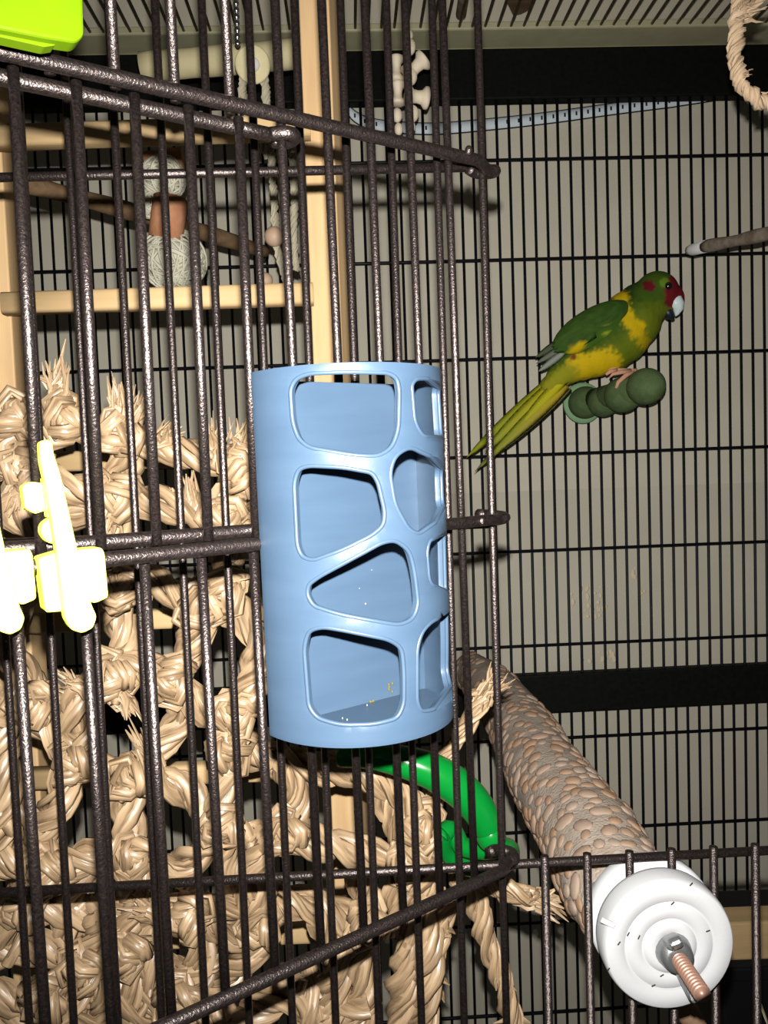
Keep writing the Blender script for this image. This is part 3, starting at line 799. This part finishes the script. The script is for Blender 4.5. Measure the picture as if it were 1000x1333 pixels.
for (a, b, wd, c) in (((470, 350, -96), (332, 436, -50), 18, (.07, .09, .05)), ((455, 385, -92), (336, 458, -50), 15, (.13, .15, .11)), ((432, 420, -84), (345, 488, -48), 15, (.24, .27, .22)), ((520, 330, -112), (385, 400, -80), 24, (.03, .07, .012)), ((540, 355, -114), (392, 420, -84), 22, (.035, .085, .012))):
    feather('flight_feather', a, b, wd, 3, c, wing)
tl = [((420, 500, -6), (82, 812, 10), 24, (.30, .32, .012), (.24, .26, .02)), ((430, 515, -14), (150, 790, 0), 30, (.42, .38, .012), (.26, .29, .03)), ((445, 525, -22), (110, 868, 4), 17, (.26, .25, .02), (.13, .15, .05)),
      ((440, 530, -26), (135, 848, -4), 22, (.34, .32, .015), (.22, .25, .03)), ((455, 540, -30), (195, 790, -8), 24, (.40, .30, .02), (.28, .28, .05)), ((470, 545, -18), (200, 795, 2), 22, (.20, .20, .09), (.16, .19, .10)), ((450, 510, -34), (285, 690, -14), 26, (.45, .40, .012), (.36, .36, .02))]
for a, b, wd, c1, c2 in tl: feather('tail_feather', a, b, wd, 4, c1, bird, c2)
# head details
def bz_tube(path, seg=12):
    pts_, rs_ = [], []
    for x, y, dy, r in path: pts_.append(BZ(x, y, dy)); rs_.append(r*KZ)
    return MB().tube(pts_, rs_, seg)
bk = obj('beak', bz_tube([(850, 208, -34, 22), (862, 220, -38, 31), (870, 236, -40, 29), (874, 252, -40, 20), (870, 268, -38, 9), (866, 276, -38, 2)], 14), m_beak, bird)
obj('lower_beak', bz_tube([(826, 240, -24, 14), (838, 258, -30, 22), (850, 275, -32, 17), (862, 286, -32, 5)]), m_beakd, bird)
ep = BZ(823, 172, -82)
obj('eye', MB().ellipsoid(ep, 15*KZ, 12*KZ, 15*KZ, seg=18, rg=12), m_eye, bird)
# feet gripping the perch
ft = obj('foot', bz_tube([(610, 470, -30, 20), (640, 484, -44, 12), (700, 486, -50, 10), (716, 482, -48, 8)]), m_foot, bird)
for path in ([(704, 484, -50, 9), (668, 505, -60, 9), (640, 530, -64, 8), (632, 552, -64, 5)], [(690, 486, -54, 9), (650, 492, -66, 8), (618, 500, -66, 6), (608, 512, -64, 3)], [(640, 482, -48, 9), (612, 488, -58, 8), (596, 500, -58, 5)]):
    obj('toe', bz_tube(path, 8), m_foot, ft)

# ------------------------------------------------------------------ toys and perches high in the cage
log = thing('log_perch', 'thick cream peeled log perch below the cage roof, bead toy hung on it', 'perch', P(285, 78, .60))
obj('log', MB().tube(catmull([P(184, 88, .60), P(250, 82, .60), P(320, 76, .60), P(386, 70, .60), P(420, 68, .60)], .01), [17.5*mpp(.6)*(1+.03*math.sin(i*1.7)) for i in range(len(catmull([P(184, 88, .60), P(250, 82, .60), P(320, 76, .60), P(386, 70, .60), P(420, 68, .60)], .01)))], 20), m_log, log)
st = tag(obj('stick_perch', MB().tube(catmull([P(-40, 222, .46), P(40, 241, .47), P(150, 270, .52), P(250, 298, .57), P(345, 328, .62)], .01), [.0052+.0006*math.sin(i*.9) for i in range(len(catmull([P(-40, 222, .46), P(40, 241, .47), P(150, 270, .52), P(250, 298, .57), P(345, 328, .62)], .01)))], 12), m_stick), 'smooth brown stick perch slanting behind the ladder rungs', 'perch')
sp2 = thing('twig_perch', 'grey-brown twig perch with a pale end cap, reaching in near the parrot', 'perch', P(1000, 305, .6))
obj('twig', MB().tube(catmull([P(917, 321, .68), P(950, 315, .65), P(1000, 304, .61), P(1080, 284, .56)], .01), [.0049+.0006*math.sin(i*1.3) for i in range(len(catmull([P(917, 321, .68), P(950, 315, .65), P(1000, 304, .61), P(1080, 284, .56)], .01)))], 12), m_stickg, sp2)
obj('end_cap', MB().tube([P(896, 326, .70), P(902, 325, .695), P(921, 320, .677)], [.0036, .0050, .0053], 14), m_pale, sp2)
# vine ball toy
VY = .50
vb = thing('vine_ball_toy', 'hanging toy of white woven vine balls with an orange cork piece between', 'bird toy', P(215, 290, VY))
def vine_ball(c, r, rz=None, loops=34):
    mb = MB(); rz = rz or r
    for _ in range(loops):
        ax = Vector([random.gauss(0, 1) for _ in range(3)]).normalized(); a = ax.orthogonal().normalized(); b = ax.cross(a)
        off = random.uniform(-.45, .45); q = math.sqrt(1-off*off); rr_ = random.uniform(.92, 1.04)
        pts_ = []
        for k in range(24):
            t = 2*math.pi*k/24; v = (a*math.cos(t)+b*math.sin(t))*q + ax*off
            pts_.append(c + Vector((v.x*r, v.y*r, v.z*rz))*rr_)
        pts_.append(pts_[0]); mb.tube(pts_, .00075, 5, caps=False)
    return mb
for (x, y, r, rz) in ((212, 232, 27, 27), (197, 265, 16, 18), (226, 339, 40, 38)):
    obj('vine_ball', vine_ball(P(x, y, VY), r*mpp(VY), rz*mpp(VY), 30 if r < 30 else 55), m_vine, vb)
obj('vine_core', MB().ellipsoid(P(226, 339, VY), 33*mpp(VY), 31*mpp(VY), 31*mpp(VY), seg=18, rg=12), m_vine, vb)
obj('vine_core', MB().ellipsoid(P(212, 232, VY), 22*mpp(VY), 22*mpp(VY), 22*mpp(VY), seg=18, rg=12), m_vine, vb)
obj('cork', MB().tube([P(222, 258, VY-.012), P(219, 282, VY-.012), P(216, 310, VY-.010)], [.0098, .0102, .0100], 18), m_cork, vb)
obj('cord', MB().tube([P(205, 60, VY+.02), P(208, 150, VY+.01), P(212, 210, VY), P(222, 380, VY)], .0012, 6), m_vine, vb)
obj('wooden_block', MB().tube([P(190, 212, VY+.004), P(238, 206, VY+.004)], .0065, 14), m_cork, vb)
# bead rope toy hung from the log by a chain
BY = .52
bt = thing('bead_rope_toy', 'hanging rope toy with round wooden disc and peach bead beside the ladder post', 'bird toy', P(330, 84, BY))
dm = align(P(329, 84, BY-.006), (EYE-P(329, 84, BY)).normalized())
obj('disc', MB().lathe([(.0001, 0), (.0100, 0), (.0108, .0012), (.0108, .004), (.0098, .0052), (.0001, .0052)], 28, dm), m_log, bt)
obj('bolt_head', MB().lathe([(.0001, .0052), (.0042, .0052), (.0040, .0066), (.0001, .007)], 18, dm), m_pale, bt)
m_cord = mat('grey_braided_cord', (.30, .27, .19), .85, 0, .08, var=(.40, .36, .27), vscale=1.0, stretch=(8, 3, 1), uv=True)
for path in ([(341, 86), (346, 115), (350, 160), (354, 215), (357, 262), (359, 296)], [(318, 98), (316, 125), (322, 150), (335, 175), (350, 205)], [(359, 318), (366, 340), (374, 366)], [(381, 190), (384, 250), (382, 300), (386, 352)]):
    obj('cord', rope_mb(MB(), [P(x, y, BY) for x, y in path], 3, .0017, .0015, .014, 6, .003), m_cord, bt)
obj('bead', MB().ellipsoid(P(357, 308, BY-.003), .0062, seg=20, rg=14), m_bead, bt)
obj('bead', MB().ellipsoid(P(345, 365, BY), .0050, seg=16, rg=10), m_bead, bt)
tf = MB(); tuft_mb(tf, P(317, 130, BY), (0, -.2, -1), .010, 14, .5, .0006); tuft_mb(tf, P(374, 362, BY), (.2, 0, -1), .012, 12, .4, .0006); obj('frayed_fibres', tf, m_cord, bt, kind='stuff')
ch = MB()
for i in range(11):
    ch.ellipsoid(P(306+.35*i, -30+8.6*i, BY-.006), .0019, .0019, .0024, seg=10, rg=6)
obj('bead_chain', ch, m_chain, bt)
# spool toy
SY = .64
spt = thing('spool_toy', 'string of cream wooden spools and beads hanging below the roof near the back', 'bird toy', P(530, 120, SY))
def spool(p, d, L, r, name='spool'):
    prof = [(.0001, -L/2), (r*.8, -L/2), (r, -L*.46), (r*.98, -L*.34), (r*.62, -L*.20), (r*.55, 0), (r*.62, L*.20), (r*.98, L*.34), (r, L*.46), (r*.8, L/2), (.0001, L/2)]
    obj(name, MB().lathe(prof, 20, align(p, d)), m_spool, spt)
spool(P(541, 88, SY), P(553, 78, SY-.003)-P(530, 100, SY), .0200, .0080)
spool(P(543, 126, SY-.004), Vector((1, .2, -.06)), .0180, .0083)
spool(P(516, 90, SY+.006), Vector((.05, 0, 1)), .0190, .0060); spool(P(518, 122, SY+.006), Vector((.05, 0, 1)), .0170, .0060)
for (x, y, r) in ((532, 46, .0036), (533, 61, .0050), (534, 99, .0056), (537, 148, .0050), (535, 165, .0036), (517, 150, .0042), (519, 168, .0036)):
    obj('bead', MB().ellipsoid(P(x, y, SY), r, r, r*1.3, seg=14, rg=10), m_spool, spt)
obj('cord', MB().tube([P(531, -30, SY), P(532, 45, SY), P(535, 110, SY), P(536, 172, SY)], .0010, 6), m_cord, spt)
# led tape strung behind the back wires
ls = thing('led_strip', 'thin white LED tape sagging behind the back wires, with black marks', 'light strip', P(700, 150, YB+.012))
cl = catmull([P(x, y, YB+.0165) for x, y in ((452, 140), (462, 152), (490, 163), (560, 168), (640, 162), (720, 153), (800, 142), (880, 132), (945, 124), (990, 112))], .004)
th_ = [(.0058 if i < len(cl)*.78 else .0058*(1-.72*(i-len(cl)*.78)/(len(cl)*.22))) for i in range(len(cl))]
rg_ = [[c+Vector((0, -.0012, t)), c+Vector((0, -.0016, 0)), c+Vector((0, -.0012, -t)), c+Vector((0, .0012, -t)), c+Vector((0, .0012, t))] for c, t in zip(cl, th_)]
tape = MB(); tape.grid(rg_, True, None, True); obj('tape', tape, m_strip, ls)
acc = 0; mk = MB().box((0, 0, 0), (.0009, .0004, .0020)).mesh('mark', False); mk.materials.append(m_mark); last = 0
for i in range(1, len(cl)):
    acc += (cl[i]-cl[i-1]).length
    if acc-last > .0115 and i < len(cl)*.86: last = acc; place('mark', mk, ls, Matrix.Translation(cl[i]+Vector((0, -.0016, .0005))))
for sg in (1, -1): obj('edge_wire', MB().tube([c+Vector((0, -.0008, sg*t)) for c, t in zip(cl, th_)], .0007, 5), m_bar_back, ls)
# cotton rope loop, upper right
cr_ = thing('rope_loop', 'peach twisted cotton rope loop hanging from the roof above the parrot', 'rope', P(975, 60, .33))
rp = [P(x, y, .33) for x, y in ((972, -70), (966, -15), (962, 20), (958, 60), (959, 90), (970, 116), (990, 132), (1020, 138), (1060, 120), (1080, 60), (1085, -60))]
mbr = rope_mb(MB(), rp, 3, .0019, .0017, .0095, 6, .0013, rough=.25, sub=3)
obj('rope', mbr, m_cotton, cr_)
fz = MB()
for i in range(12):
    k = random.uniform(0, 7.5); j = int(k); p = rp[j].lerp(rp[j+1], k-j)
    tuft_mb(fz, p+Vector((0, -.002, 0)), Vector((random.gauss(0, 1), -.3, random.gauss(0, 1))), .0042, 4, .3, .0004)
tuft_mb(fz, P(975, 8, .33), (.6, -.2, .9), .010, 8, .25, .0011)
tuft_mb(fz, P(962, 22, .33), (.9, -.2, .2), .010, 8, .25, .0011)
obj('fuzz', fz, m_cotton, cr_, kind='stuff')
# things lying on the roof wires
for (x, y, dx) in ((598, 12, 1), ):
    a = PZ(600, 20, ROOF+.009); b = PZ(612, -60, ROOF+.009)
    tag(obj('dowel', MB().tube([a, a.lerp(b, .02), b], [.0040, .0050, .0050], 14), m_stickg), 'short dark brown dowel lying on top of the roof wires', 'dowel')
a = [PZ(x, y, ROOF+.006) for x, y in ((640, -40), (668, 20), (678, 18), (690, 12), (712, -40))]
tag(obj('wood_chip', fix_normals(ext_poly(MB(), a, Vector((0, 0, .008))).mesh('chip', False)), m_stick, bevel=.001), 'flat brown wooden piece with an angled end lying on the roof wires', 'wood piece')
# lower right: flat wooden perch and black tub
fp = tag(obj('plank_perch', fix_normals(ext_poly(MB(), [P(x, y, .50) for x, y in ((900, 1204), (1090, 1196), (1092, 1246), (902, 1253))], Vector((0, .02, 0))).mesh('plank', False)), m_dowel, bevel=.0015), 'pale flat wooden perch above the black tub', 'perch')
tb = thing('black_tub', 'black plastic tub low in the cage behind the white washer', 'tub', P(1000, 1420, .52))
obj('tub_wall', fix_normals(ext_poly(MB(), [P(x, y, .515) for x, y in ((938, 1272), (1120, 1264), (1110, 1430), (948, 1430))], Vector((0, .09, 0))).mesh('tub', False)), m_black, tb, bevel=.002)
obj('tub_rim', fix_normals(ext_poly(MB(), [P(x, y, .511) for x, y in ((932, 1262), (1125, 1254), (1125, 1272), (932, 1280))], Vector((0, .098, 0))).mesh('rim', False)), m_black, tb, bevel=.0015)
br_ = tag(obj('branch_stub', MB().tube(catmull([P(880, 1300, .30), P(898, 1322, .298), P(915, 1350, .295), P(930, 1400, .29)], .004), [.0042+.0005*math.sin(i*2.1) for i in range(len(catmull([P(880, 1300, .30), P(898, 1322, .298), P(915, 1350, .295), P(930, 1400, .29)], .004)))], 12), m_pebble), 'pinkish tan branch stub just under the white washer', 'branch')

tag(obj('leaf_shred', MB().tube(catmull([P(988, 1300, .47), P(992, 1312, .468), P(997, 1326, .466), P(1003, 1340, .47)], .002), [.0006, .0016, .0018, .0018, .0017, .0016, .0015, .0014, .0013, .0012, .0011, .001, .0009, .0008, .0007][:len(catmull([P(988, 1300, .47), P(992, 1312, .468), P(997, 1326, .466), P(1003, 1340, .47)], .002))], 6, flat=.3), m_log), 'thin cream leaf shred in front of the black tub', 'leaf')
